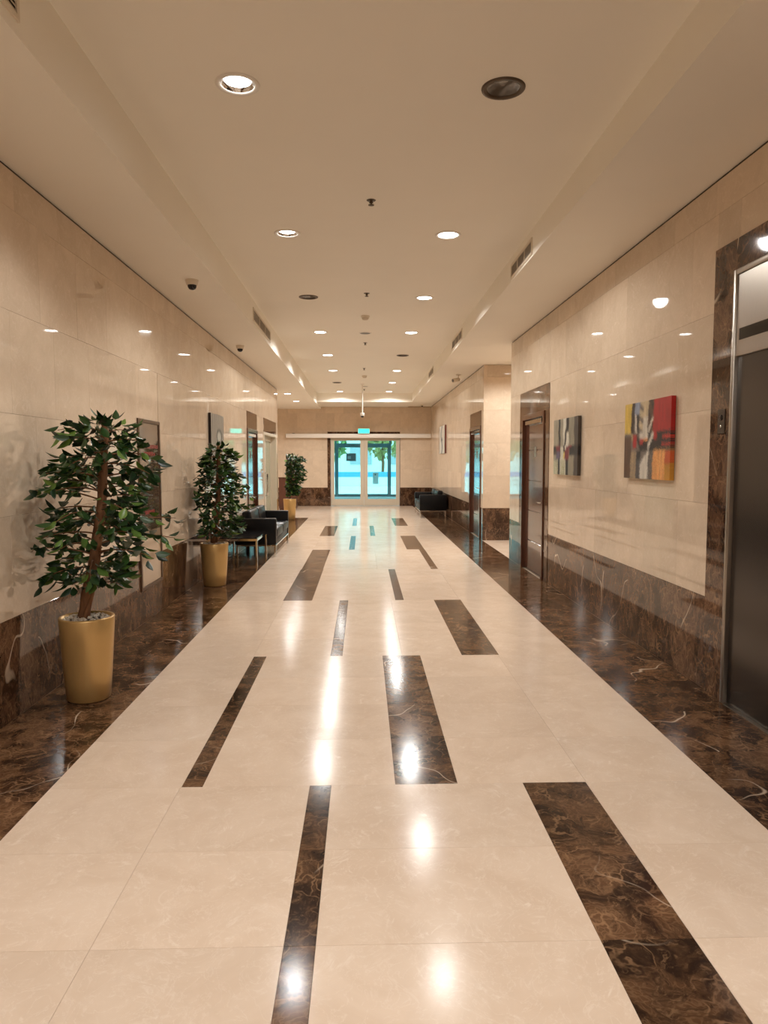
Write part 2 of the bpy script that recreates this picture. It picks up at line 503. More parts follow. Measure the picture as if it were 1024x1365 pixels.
# ------------------------------------------------------------------ walls
HOSE = (6.72, 7.43, 0.31, 1.945)
L1 = (13.02, 14.24); L1_top = 2.14
L2 = (15.2, 17.32); L2_top = 2.16
R1 = (9.06, 10.33); R1_top = 2.19
R2 = (14.0, 15.4); R2_top = 2.24
EL = (3.12, 4.43); EL_top = 2.72
T = 0.015
def slab_wall(name, side, pos, a0, a1, ztop, openings, label, thick=0.3):
    m = MB()
    rects = [(a0, a1, -0.1, ztop)]
    for h_ in openings: rects = subtract(rects, h_)
    for (p0, p1, q0, q1) in rects:
        if side == 'L': m.box(pos - T - thick, pos - T, p0, p1, q0, q1)
        elif side == 'R': m.box(pos + T, pos + T + thick, p0, p1, q0, q1)
        else: m.box(p0, p1, pos + T, pos + T + thick, q0, q1)
    # closed backing behind every opening
    for (p0, p1, q0, q1) in openings:
        if side == 'L': m.box(pos - T - thick - 0.05, pos - T - thick, p0 - .1, p1 + .1, q0 - .1, q1 + .1)
        elif side == 'R': m.box(pos + T + thick, pos + T + thick + 0.05, p0 - .1, p1 + .1, q0 - .1, q1 + .1)
    return struct(m.build(name, M_SLAB), label)

def gap_strip(parent, side, pos, a0, a1, z):  # dark strip paints the shade of the gap under the ceiling
    m = MB()
    if side == 'L': m.box(pos - T, pos - T + 0.004, a0, a1, z - 0.02, z)
    elif side == 'R': m.box(pos + T - 0.004, pos + T, a0, a1, z - 0.02, z)
    else: m.box(a0, a1, pos + T - 0.004, pos + T, z - 0.02, z)
    m.build('shadow_gap', M_GAP, parent)

VIS = 2.4     # panels start here; nearer ones are outside the frame
wl = slab_wall('wall_left', 'L', XL, YB, LEND, 3.7, [(*L1, -0.1, L1_top), (*L2, -0.1, L2_top)], 'polished cream marble wall with dark marble dado behind the potted plants')
panel_grid(wl, 'L', XL, VIS, LEND, 0.61, ZL - 0.018, [HOSE, (L1[0], L1[1], 0, 2.452), (L2[0], L2[1], 0, 2.455)], 0.33)
gap_strip(wl, 'L', XL, YB, LEND, ZL)
wra = slab_wall('wall_right', 'R', XR, YB, RA_END, 3.7, [(*R1, -0.1, R1_top), (*EL, -0.1, EL_top)], 'polished cream marble wall with two abstract paintings and a dark dado')
panel_grid(wra, 'R', XR, VIS, RA_END, 0.63, ZR - 0.018, [(8.85, 10.5, 0, 2.51), (EL[0] - .27, 4.70, 0, 2.915)], 0.45)
gap_strip(wra, 'R', XR, YB, RA_END, ZR)
wrb = slab_wall('wall_right_far', 'R', XR, RB_START + 0.32, YE, 3.7, [(R2[0] + 0.0, R2[1], -0.1, R2_top)], 'polished marble wall beyond the side corridor with a wooden door')
panel_grid(wrb, 'R', XR, RB_START + T, YE, 0.63, ZR - 0.018, [(R2[0], R2[1], 0, 2.535)], 0.2)
gap_strip(wrb, 'R', XR, RB_START, YE, ZR)
wret = slab_wall('wall_return', 'F', RB_START, XR + T, 7.0, 3.7, [], 'pale marble end face where the side corridor opens')
panel_grid(wret, 'F', RB_START, XR, 7.0, 0.63, ZR - 0.004, [], 0.0)
DOOR_X = (-1.21, 1.265); DOOR_TOP = 2.53
we = slab_wall('wall_far', 'F', YE, -5.0, XR + 0.2, 3.7, [(DOOR_X[0], DOOR_X[1], -0.1, DOOR_TOP)], 'cream marble far wall around the glass entrance doors')
panel_grid(we, 'F', YE, -5.0, XR, 0.63, 3.36, [(DOOR_X[0], DOOR_X[1], 0, DOOR_TOP)], 0.1)
wb_ = struct(MB().box(-5.2, 7.2, YB - 0.2, YB, -0.1, 3.7).build('wall_back', M_SLAB), 'plain beige wall behind the viewpoint')
wbay = struct(MB().box(-5.2, -5.0, LEND - 0.3, YE + 0.3, -0.1, 3.7).box(-5.0, XL - T - .3, LEND - 0.3, LEND, -0.1, 3.7).build('wall_bay', M_WALL), 'side walls of the bay past the left wall')
wsc = struct(MB().box(7.0, 7.2, RA_END - 0.3, RB_START + 0.3, -0.1, 3.7).box(XR + T + .3, 7.0, RA_END - 0.3, RA_END, -0.1, 3.7).build('wall_side_corridor', M_WALL), 'walls of the side corridor on the right')

# ------------------------------------------------------------------ ceiling
LROWS = [-3.45, -0.9, 1.62, 4.13, 6.73, 9.28, 11.77, 14.29, 16.71, 19.25, 21.7]
LXS = (-0.69, 0.79)
HOLE = 0.097
def ceiling_mesh():
    m = MB()
    xs = [SL]
    for x in LXS: xs += [x - 0.15, x + 0.15]
    xs.append(SR)
    ys = [YB]
    for y in LROWS: ys += [y - 0.15, y + 0.15]
    ys.append(YF)
    for i in range(len(xs) - 1):
        for j in range(len(ys) - 1):
            x0, x1, y0, y1 = xs[i], xs[i + 1], ys[j], ys[j + 1]
            if i in (1, 3) and j % 2 == 1:
                cx, cy = (x0 + x1) / 2, (y0 + y1) / 2
                n = 32
                o_, c_ = [], []
                for k in range(n):
                    a = 2 * math.pi * k / n
                    ca, sa = math.cos(a), math.sin(a)
                    s = 0.15 / max(abs(ca), abs(sa))
                    o_.append((cx + ca * s, cy + sa * s, ZC)); c_.append((cx + ca * HOLE, cy + sa * HOLE, ZC))
                m.add(o_ + c_, [(k, n + k, n + (k + 1) % n, (k + 1) % n) for k in range(n)])
            else:
                m.add([(x0, y0, ZC), (x1, y0, ZC), (x1, y1, ZC), (x0, y1, ZC)], [(3, 2, 1, 0)])
    return m
struct(ceiling_mesh().build('ceiling', M_CEIL), 'raised cream ceiling with two rows of round downlights')
struct(MB().box(-5.2, SL, YB, YE + 0.3, ZL, 3.95).build('ceiling_left', M_CEIL), 'dropped cream ceiling band along the left wall')
struct(MB().box(SR, 7.2, YB, YE + 0.3, ZR, 3.95).build('ceiling_right', M_CEIL), 'dropped cream ceiling band along the right wall')
struct(MB().box(SL, SR, YF, YE + 0.3, ZF, 3.95).build('ceiling_far', M_CEIL), 'dropped cream ceiling in front of the entrance doors')
struct(MB().box(-5.2, 7.2, YB - 0.2, YE + 0.3, 3.95, 4.05).build('ceiling_light_block', M_CEIL), 'unseen slab added over the ceiling to keep sky light out')  # unseen, added to seal the downlight holes against sky light

# ------------------------------------------------------------------ downlights
def spot(parent, z, power, size_deg, blend, radius=0.09):
    d = bpy.data.lights.new('lamp_light', 'SPOT')
    d.energy = power; d.color = LAMP_COLOR; d.spot_size = math.radians(size_deg); d.spot_blend = blend
    d.shadow_soft_size = radius
    o = bpy.data.objects.new('lamp_light', d); col.objects.link(o)
    o.parent = parent; o.location = (0, 0, z)
    return o

def ring_mesh():
    return MB().lathe([(0.092, 0.0), (0.094, -0.006), (0.112, -0.009), (0.121, -0.006), (0.123, 0.0)], 32)
ME_RING = ring_mesh().mesh('trim_ring', M_WHITE)
ME_RING_OFF = ring_mesh().mesh('trim_ring', M_BRONZE)
ME_LENS = MB().lathe([(0.0, -0.006), (0.06, -0.006), (0.093, 0.0)], 32).mesh('lens', M_LENS)
ME_LENS_OFF = MB().lathe([(0.0, 0.012), (0.06, 0.012), (0.094, 0.0)], 32).mesh('lens', M_OFFGLASS)
ME_TOP = MB().lathe([(0.0, 0.018), (0.074, 0.018), (0.078, 0.022)], 24).mesh('diffuser', M_LENS)
ME_CAN = MB().lathe([(0.096, -0.002), (0.090, 0.006), (0.077, 0.022), (0.0, 0.024)], 32).mesh('reflector', M_REFL)
ME_TUBE = MB().lathe([(0.0, 0.008), (0.03, 0.009), (0.036, 0.012), (0.036, 0.022)], 20).mesh('lamp_tube', M_LENS)
ORD = ['first', 'second', 'third', 'fourth', 'fifth', 'sixth', 'seventh', 'eighth', 'ninth']

def downlight(x, y, z, state, label, group, gain=1.0):
    t = tag(empty('downlight', (x, y, z)), label, 'downlight', group)
    if state == 'off':
        link('trim_ring', ME_RING_OFF, t); link('lens', ME_LENS_OFF, t)
    elif state == 'can':
        link('trim_ring', ME_RING, t); link('reflector', ME_CAN, t); link('lamp_tube', ME_TUBE, t); link('diffuser', ME_TOP, t)
        spot(t, 0.015, LAMP_W, 128, 0.35, 0.05)
    else:
        link('trim_ring', ME_RING, t); link('lens', ME_LENS, t)
        spot(t, -0.02, LAMP_W * gain, 162, 0.35)
    return t
OFF = {(1, 4.13), (0, 9.28), (1, 14.29), (0, 19.25)}
for side in (0, 1):
    vis = 0
    for y in LROWS:
        word = ('left', 'right')[side]
        if y < 2:
            downlight(LXS[side], y, ZC, 'on', 'lit round ceiling downlight out of view behind the viewpoint', 'downlights behind the viewpoint', 0.85)
            continue
        off = (side, y) in OFF
        st = 'off' if off else ('can' if side == 0 and y < 7 else 'on')
        lab = ('unlit dark' if off else 'glowing white') + ' round downlight, %s from the front in the %s ceiling row' % (ORD[vis], word)
        downlight(LXS[side], y, ZC, st, lab, 'downlights of the raised ceiling')
        vis += 1
for i, (x, y) in enumerate(((-1.97, 18.86), (-1.96, 21.2))):
    downlight(x, y, ZL - 0.002, 'on', 'glowing downlight in the left low ceiling, %s the farthest plant' % ('just above', 'beyond')[i], 'downlights of the left bay')
downlight(-3.6, 20.0, ZL - 0.002, 'on', 'downlight deep inside the left bay, hidden by the wall', 'downlights of the left bay')
downlight(3.05, 12.35, ZR - 0.002, 'on', 'downlight of the side corridor nearest the marble end face', 'downlights of the side corridor', 1.5)
downlight(5.4, 12.4, ZR - 0.002, 'on', 'downlight deep inside the side corridor', 'downlights of the side corridor')

# ------------------------------------------------------------------ things in the middle of the ceiling
def sprinkler(x, y, label):
    t = tag(empty('sprinkler', (x, y, ZC)), label, 'sprinkler', 'sprinklers along the ceiling middle')
    MB().lathe([(0.0, -0.002), (0.034, -0.003), (0.038, 0.0)], 16).build('escutcheon', M_BRONZE, t)
    MB().lathe([(0.012, 0.0), (0.012, -0.012), (0.018, -0.020), (0.0, -0.026)], 12).build('nozzle', M_BRONZE, t)
    MB().lathe([(0.024, -0.036), (0.024, -0.039), (0.0, -0.040)], 12).lathe([(0.0, -0.0355), (0.024, -0.036)], 12).lathe([(0.007, -0.02), (0.007, -0.037)], 8).build('deflector', M_BRONZE, t)
for i, (x, y) in enumerate(((0.07, 5.875), (0.05, 9.06), (0.044, 12.8), (0.03, 16.3), (0.04, 21.0))):
    sprinkler(x, y, 'small dark ceiling sprinkler, %s from the front along the ceiling middle' % ORD[i])
def smoke(x, y, label):
    t = tag(empty('smoke_detector', (x, y, ZC)), label, 'smoke detector', 'smoke detectors along the ceiling middle')
    MB().lathe([(0.062, 0.0), (0.062, -0.022), (0.056, -0.026), (0.0, -0.026)], 20).build('mounting_base', M_OFFWHITE, t)
    MB().lathe([(0.05, -0.026), (0.048, -0.045), (0.03, -0.058), (0.0, -0.060)], 20).build('sensor_head', M_GRILLE, t)
smoke(0.037, 10.45, 'beige smoke detector above the middle of the floor, the nearer one')
smoke(0.04, 17.7, 'beige smoke detector before the camera pole, the farther one')
def speaker(x, y, label):
    t = tag(empty('ceiling_speaker', (x, y, ZC)), label, 'speaker', 'round speakers along the ceiling middle')
    MB().lathe([(0.082, 0.0), (0.084, -0.006), (0.10, -0.007), (0.104, 0.0)], 28).build('rim', M_WHITE, t)
    MB().lathe([(0.0, -0.004), (0.083, -0.004)], 28).build('mesh_cover', M_GREYDISC, t)
speaker(0.041, 11.84, 'round grey ceiling speaker with white rim, the nearer one')
speaker(0.06, 20.2, 'round grey ceiling speaker with white rim beside the camera pole')
# camera on a drop pole
t = tag(empty('pole_camera', (-0.015, 19.6, ZC)), 'white security camera hanging on a long ceiling pole before the entrance', 'camera')
MB().lathe([(0.05, 0.0), (0.05, -0.012), (0.02, -0.02)], 16).build('ceiling_plate', M_WHITE, t)
MB().lathe([(0.018, 0.0), (0.018, -0.80)], 12).build('pole', M_WHITE, t)
MB().lathe([(0.0, -0.775), (0.05, -0.78), (0.058, -0.80), (0.058, -0.86), (0.05, -0.865), (0.0, -0.865)], 18).build('housing', M_WHITE, t)
MB().lathe([(0.045, -0.865), (0.04, -0.89), (0.02, -0.905), (0.0, -0.908)], 18).build('dome', M_BLACK, t)
# dome cameras
def dome(x, y, z, label, s=1.0):
    t = tag(empty('dome_camera', (x, y, z)), label, 'camera', 'dome cameras under the low ceilings')
    MB().lathe([(0.062 * s, 0.0), (0.062 * s, -0.012 * s), (0.052 * s, -0.048 * s), (0.042 * s, -0.05 * s), (0, -0.05 * s)], 24).build('housing', M_OFFWHITE, t)
    MB().lathe([(0.043 * s, -0.05 * s), (0.041 * s, -0.068 * s), (0.031 * s, -0.085 * s), (0.015 * s, -0.093 * s), (0.0, -0.095 * s)], 24).build('dome', M_BLACK, t)
dome(-1.653, 7.1, ZL, 'dome security camera with black lens above the fire hose cabinet, the nearer one')
dome(-1.866, 11.05, ZL, 'dome security camera with black lens above the left sofa, the farther one')
dome(1.95, 23.6, ZR, 'tiny dark dome camera in the far right ceiling corner', 0.7)
# bullet camera
t = tag(empty('bullet_camera', (2.05, 15.4, ZR)), 'beige bullet camera on a bracket under the right low ceiling', 'camera')
MB().lathe([(0.055, 0.0), (0.055, -0.012), (0.0, -0.014)], 16).build('ceiling_plate', M_OFFWHITE, t)
MB().tube([(0, 0, -0.01), (0, 0, -0.08), (-0.02, -0.02, -0.10)], 0.014, 8).build('bracket', M_OFFWHITE, t)
MB().tube([(0.01, 0.0, -0.095), (-0.13, -0.09, -0.135)], [0.04, 0.045], 14).build('body', M_OFFWHITE, t)
MB().tube([(-0.13, -0.09, -0.135), (-0.134, -0.0925, -0.1362)], [0.034, 0.03], 14).build('lens', M_GREYDISC, t)

# ------------------------------------------------------------------ air grilles on the soffit faces
def grille(side, y0, y1, z0, z1, label):
    n = 1 if side == 'L' else -1
    xf = SL if side == 'L' else SR
    t = tag(empty('air_grille', (xf, (y0 + y1) / 2, z0)), label, 'air grille', 'air grilles in the ceiling step')
    L_, H_ = y1 - y0, z1 - z0
    X = lambda d: n * d
    fr = MB()
    b = 0.022
    fr.box(X(0), X(0.010), -L_ / 2, L_ / 2, 0, b).box(X(0), X(0.010), -L_ / 2, L_ / 2, H_ - b, H_)
    fr.box(X(0), X(0.010), -L_ / 2, -L_ / 2 + b, b, H_ - b).box(X(0), X(0.010), L_ / 2 - b, L_ / 2, b, H_ - b)
    fr.build('frame', M_OFFWHITE, t)
    MB().box(X(0.0005), X(0.0015), -L_ / 2 + b, L_ / 2 - b, b, H_ - b).build('duct_shade_sheet', M_DUCTSHADE, t)  # dark sheet painted for the shade behind the slats
    nb = 3
    for k in range(1, nb):
        yk = -L_ / 2 + L_ * k / nb
        MB().box(X(0.001), X(0.009), yk - 0.008, yk + 0.008, b, H_ - b).build('mullion', M_OFFWHITE, t)
    ns = 7
    for k in range(ns):
        zk = b + (H_ - 2 * b) * (k + 0.5) / ns
        m = MB(); h_ = (H_ - 2 * b) / ns * 0.40
        a, c = -L_ / 2 + b, L_ / 2 - b
        m.add([(X(0.0015), a, zk + h_), (X(0.0015), c, zk + h_), (X(0.008), c, zk - h_), (X(0.008), a, zk - h_),
               (X(0.0035), a, zk + h_), (X(0.0035), c, zk + h_), (X(0.0095), c, zk - h_), (X(0.0095), a, zk - h_)],
              [(0, 1, 2, 3), (7, 6, 5, 4), (0, 4, 5, 1), (3, 2, 6, 7), (0, 3, 7, 4), (1, 5, 6, 2)])
        m.build('slat', M_GRILLE, t)
grille('R', 6.53, 7.44, 3.405, 3.555, 'white louvred air grille in the right ceiling step, nearest fully seen')
grille('R', 11.08, 12.3, 3.42, 3.585, 'white louvred air grille in the right ceiling step, the middle one')
grille('R', 15.58, 16.63, 3.425, 3.59, 'white louvred air grille in the right ceiling step, the farthest one')
grille('R', 1.95, 2.97, 3.405, 3.555, 'air grille in the right ceiling step cut by the top picture edge')
grille('L', 9.42, 11.13, 3.35, 3.53, 'white louvred air grille in the left ceiling step above the sofa')
grille('L', 1.95, 3.12, 3.35, 3.53, 'air grille in the left ceiling step cut by the top picture edge')

# ------------------------------------------------------------------ wooden doors
def wood_door(name, side, a0, a1, top, s0, s1, stop, label, closer=True, leafmat=M_LEAFWOOD):
    pos = XL if side == 'L' else XR
    n = 1 if side == 'L' else -1
    X = lambda v: n * v                      # v > 0 into the corridor
    c = (a0 + a1) / 2
    t = struct(empty(name, (pos, c, 0)), label)
    A0, A1, S0, S1 = a0 - c, a1 - c, s0 - c, s1 - c
    # marble surround: header and side pieces, proud of the wall
    if stop > top: MB().box(X(0.006), X(-T), S0, S1, top, stop).build('marble_header', M_DADO, t)
    if A0 - S0 > 0.02: MB().box(X(0.006), X(-T), S0, A0, 0, top).build('marble_jamb', M_DADO, t)
    if S1 - A1 > 0.02: MB().box(X(0.006), X(-T), A1, S1, 0, top).build('marble_jamb', M_DADO, t)
    w = 0.07
    MB().bbox(X(-0.14), X(0.022), A0, A0 + w, 0, top, 0.004, 1).build('door_jamb', M_WOOD, t)
    MB().bbox(X(-0.14), X(0.022), A1 - w, A1, 0, top, 0.004, 1).build('door_jamb', M_WOOD, t)
    MB().bbox(X(-0.14), X(0.022), A0 + w, A1 - w, top - w, top, 0.004, 1).build('door_head', M_WOOD, t)
    lf = MB().box(X(-0.075), X(-0.04), A0 + w, A1 - w, 0.005, top - w).build('leaf_core', M_WOOD, t)
    nb = 5
    zz = [0.008 + (top - w - 0.012) * k / nb for k in range(nb + 1)]
    for k in range(nb):
        MB().bbox(X(-0.045), X(-0.030), A0 + w + 0.003, A1 - w - 0.003, zz[k] + 0.004, zz[k + 1] - 0.004, 0.003, 1).build('leaf_board', leafmat, t)
    # lever handle near the near-side edge
    hy = A0 + w + 0.07
    hd = MB().tube([(X(-0.03), hy, 1.0), (X(-0.022), hy, 1.0)], 0.026, 14).tube([(X(-0.025), hy, 1.0), (X(0.03), hy, 1.0)], 0.009, 8).tube([(X(0.028), hy - 0.005, 1.0), (X(0.030), hy + 0.12, 1.0)], 0.009, 8)
    hd.build('handle', M_CHROME, t)
    if closer:
        MB().bbox(X(-0.03), X(0.012), A0 + w + 0.12, A1 - w - 0.12, top - w - 0.075, top - w - 0.012, 0.006, 1).build('door_closer', M_CHROME, t)
    MB().bbox(X(-0.031), X(-0.026), -0.07, 0.03, 1.60, 1.74, 0.002, 1).build('sign_plate', M_STEEL, t)
    return t
wood_door('door_1', 'R', R1[0], R1[1], R1_top, 8.85, 10.5, 2.51, 'dark red wooden door with silver lever beside the abstract paintings')
wood_door('door_2', 'R', R2[0], R2[1], R2_top, R2[0], R2[1], 2.535, 'dark wooden door just past the side corridor on the right')
wood_door('door_3', 'L', L1[0], L1[1], L1_top, L1[0], L1[1], 2.452, 'dark wooden door in the left wall behind the sofa')
# cream framed glazed door
t = struct(empty('door_4', (XL, (L2[0] + L2[1]) / 2, 0)), 'cream framed glazed door at the end of the left wall')
W2 = (L2[1] - L2[0]) / 2
MB().box(0.006, -T, -W2, W2, L2_top, 2.455).build('marble_header', M_DADO, t)
MB().bbox(-0.20, 0.015, -W2, -W2 + 0.06, 0, L2_top, 0.004, 1).build('door_jamb', M_CREAMFRAME, t)
MB().bbox(-0.20, 0.015, W2 - 0.06, W2, 0, L2_top, 0.004, 1).build('door_jamb', M_CREAMFRAME, t)
MB().bbox(-0.20, 0.015, -W2 + 0.06, W2 - 0.06, L2_top - 0.06, L2_top, 0.004, 1).build('door_head', M_CREAMFRAME, t)
for k, (p0, p1) in enumerate(((-W2 + 0.06, 0), (0, W2 - 0.06))):
    lf = MB()
    for (q0, q1, z0, z1) in ((p0 + .003, p0 + 0.09, 0.01, L2_top - 0.065), (p1 - 0.09, p1 - .003, 0.01, L2_top - 0.065), (p0 + 0.09, p1 - 0.09, 0.01, 0.2), (p0 + 0.09, p1 - 0.09, L2_top - 0.16, L2_top - 0.065)):
        lf.box(-0.16, -0.115, q0, q1, z0, z1)
    leaf = lf.build('door_leaf', M_CREAMFRAME, t)
    MB().box(-0.145, -0.13, p0 + 0.09, p1 - 0.09, 0.2, L2_top - 0.16).build('pane', M_FROST, leaf)
    hy = p1 - 0.045 if k == 0 else p0 + 0.045
    MB().tube([(-0.115, hy, 0.75), (-0.07, hy, 0.78), (-0.07, hy, 1.25), (-0.115, hy, 1.28)], 0.012, 8).build('pull_handle', M_CHROME, leaf)

# ------------------------------------------------------------------ elevator
t = tag(empty('elevator_door', (XR, (EL[0] + EL[1]) / 2, 0)), 'dark steel elevator door in a brown marble surround at the right edge', 'elevator')
E0, E1 = EL[0] - (EL[0] + EL[1]) / 2, EL[1] - (EL[0] + EL[1]) / 2
for (p0, p1, q0, q1, nm) in ((E1, E1 + 0.27, 0, 0.72, 'surround_slab'), (E1, E1 + 0.27, 0.72, 1.45, 'surround_slab'), (E1, E1 + 0.27, 1.45, 2.2, 'surround_slab'), (E1, E1 + 0.27, 2.2, 2.915, 'surround_slab'),
                             (E0 - 0.27, E0, 0, 1.45, 'surround_slab'), (E0 - 0.27, E0, 1.45, 2.915, 'surround_slab'), (E0, 0, EL_top, 2.915, 'surround_slab'), (0, E1, EL_top, 2.915, 'surround_slab')):
    o = link(nm, slab_mesh(p1 - p0 - 0.001, q1 - q0 - 0.001, 0.03, M_DADO, 'wall'), t, (-0.012, (p0 + p1) / 2, (q0 + q1) / 2), (0, 0, -math.pi / 2))
w = 0.035
fm = MB().bbox(-0.03, 0.10, E1 - w, E1, 0, EL_top, 0.006, 2).bbox(-0.03, 0.10, E0, E0 + w, 0, EL_top, 0.006, 2).bbox(-0.03, 0.10, E0 + w, E1 - w, EL_top - w, EL_top, 0.006, 2)
fm.build('steel_frame', M_STEEL, t)
tp = MB().bbox(-0.018, 0.09, E0 + w, E1 - w, 2.19, EL_top - w, 0.004, 1).build('transom_panel', M_STEEL, t)
MB().box(-0.021, -0.016, E0 + 0.22, E1 - 0.075, 2.285, 2.355).build('floor_display', M_BLACK, tp)
for (p0, p1) in ((E0 + w, -0.003), (0.003, E1 - w)):
    MB().bbox(0.0, 0.06, p0, p1, 0.004, 2.195, 0.003, 1).build('sliding_panel', M_DARKSTEEL, t)
MB().box(-0.025, 0.12, E0 + w, E1 - w, -0.005, 0.004).build('sill', M_STEEL, t)
pl = MB().bbox(-0.020, -0.010, E1 + 0.07, E1 + 0.16, 1.72, 1.88, 0.003, 1).build('call_plate', M_DARKSTEEL, t)
MB().tube([(-0.018, E1 + 0.115, 1.825), (-0.025, E1 + 0.115, 1.825)], 0.018, 14).build('call_button', M_BLACK, pl)
MB().tube([(-0.018, E1 + 0.115, 1.77), (-0.023, E1 + 0.115, 1.77)], 0.010, 12).build('key_switch', M_CHROME, pl)

# ------------------------------------------------------------------ fire hose cabinet
yc = (HOSE[0] + HOSE[1]) / 2
hw = (HOSE[1] - HOSE[0]) / 2
t = tag(empty('fire_hose_cabinet', (XL, yc, HOSE[2])), 'tall flush fire hose cabinet with brown frame behind the nearest plant', 'cabinet')
H = HOSE[3] - HOSE[2]
MB().box(-T, 0.0, -hw, hw, 0, H).build('back_box', M_HOSE, t)
for (p0, p1, q0, q1) in ((-hw, -hw + 0.035, 0, H), (hw - 0.035, hw, 0, H), (-hw + 0.035, hw - 0.035, 0, 0.035), (-hw + 0.035, hw - 0.035, H - 0.035, H)):
    MB().bbox(0.0, 0.016, p0, p1, q0, q1, 0.003, 1).build('frame_bar', M_HOSE, t)
up_ = MB().box(0.0, 0.006, -hw + 0.035, hw - 0.035, 0.56, H - 0.035).build('upper_pane', M_CABGLASS, t)
MB().box(0.0, 0.006, -hw + 0.035, hw - 0.035, 0.035, 0.555).build('lower_reflection', M_CABREFL, t)  # beige reflection in the lower glass, put in as a flat colour
MB().tube([(0.006, -hw + 0.09, 0.5), (0.03, -hw + 0.09, 0.5)], [0.012, 0.016], 12).build('lock_knob', M_CHROME, t)
for zz_, n_ in ((1.36, 9), (1.29, 7), (0.72, 6)):
    for k in range(n_):
        ya = -0.17 + k * 0.052
        MB().box(0.006, 0.007, ya, ya + 0.036, zz_, zz_ + 0.035).build('red_print', M_RED, up_)

# ------------------------------------------------------------------ paintings
def painting(name, side, y0, y1, z0, z1, fn, label, depth=0.038, nx=92, nz=90, frame=None, edge_dark=None):
    pos = XL if side == 'L' else XR
    n = 1 if side == 'L' else -1
    t = tag(empty(name, (pos, (y0 + y1) / 2, z0)), label, 'painting', 'abstract canvases on the walls')
    W, H = y1 - y0, z1 - z0
    xb, xf = n * 0.004, n * depth
    MB().box(xb, xf - n * 0.002, -W / 2 + 0.002, W / 2 - 0.002, 0.002, H - 0.002).build('stretcher', M_BOXWOOD if frame is None else frame, t)
    v, f, cols = [], [], []
    rnd = random.Random(name + side + str(y0))
    def P(i, j): return (-W / 2 + W * i / nx, H * j / nz)
    def pix(i, j):
        yv = (i + 0.5) / nx
        s = 1 - yv if side == 'R' else yv     # s: from the viewer's left to right
        acc = [0.0, 0.0, 0.0]
        for q in range(6):
            cc = fn(s + rnd.gauss(0, 0.010), (j + 0.5) / nz + rnd.gauss(0, 0.016), rnd)
            for d in range(3): acc[d] += cc[d] / 6
        streak = 1 + 0.13 * math.sin(s * 61 + 2 * math.sin(s * 23)) * math.sin(j * 0.13 + s * 9)
        return tuple(min(1, a * streak) for a in acc)
    def quad(pts, c):
        k = len(v); v.extend(pts); f.append((k, k + 1, k + 2, k + 3)); cols.append(c)
    grid = {}
    for i in range(nx):
        for j in range(nz):
            a, b = P(i, j), P(i + 1, j + 1)
            c = pix(i, j); grid[(i, j)] = c
            relief = n * rnd.uniform(0, 0.0006)
            q = [(xf + relief, a[0], a[1]), (xf + relief, b[0], a[1]), (xf + relief, b[0], b[1]), (xf + relief, a[0], b[1])]
            quad(q if n > 0 else q[::-1], c)
    for j in range(nz):
        for i, yy_ in ((0, -W / 2), (nx - 1, W / 2)):
            a, b = P(0, j)[1], P(0, j + 1)[1]
            quad([(xb, yy_, a), (xf, yy_, a), (xf, yy_, b), (xb, yy_, b)], edge_dark or grid[(i, j)])
    for i in range(nx):
        for j, zz_ in ((0, 0), (nz - 1, H)):
            a, b = P(i, 0)[0], P(i + 1, 0)[0]
            quad([(xb, a, zz_), (xf, a, zz_), (xf, b, zz_), (xb, b, zz_)], edge_dark or grid[(i, j)])
    me = bpy.data.meshes.new('canvas')
    me.from_pydata(v, [], f); me.materials.append(M_PAINT)
    at = me.color_attributes.new('paint', 'FLOAT_COLOR', 'CORNER')
    data = []
    for c in cols: data += [c[0], c[1], c[2], 1.0] * 4
    at.data.foreach_set('color', data)
    me.update()
    link('canvas', me, t)
    return t
def lin(r, g, b):
    f_ = lambda c: ((c / 255 + 0.055) / 1.055) ** 2.4 if c > 10 else c / 255 / 12.92
    return (f_(r), f_(g), f_(b))
def jit(c, rnd, a=0.12):
    k = 1 + rnd.uniform(-a, a)
    return tuple(max(0, min(1, x * k)) for x in c)
def wob(s, t, a=0.02, f_=9.0, p=0.0): return s + a * math.sin(f_ * t + p) + a * 0.6 * math.sin(f_ * 2.7 * t + p * 2 + 1)

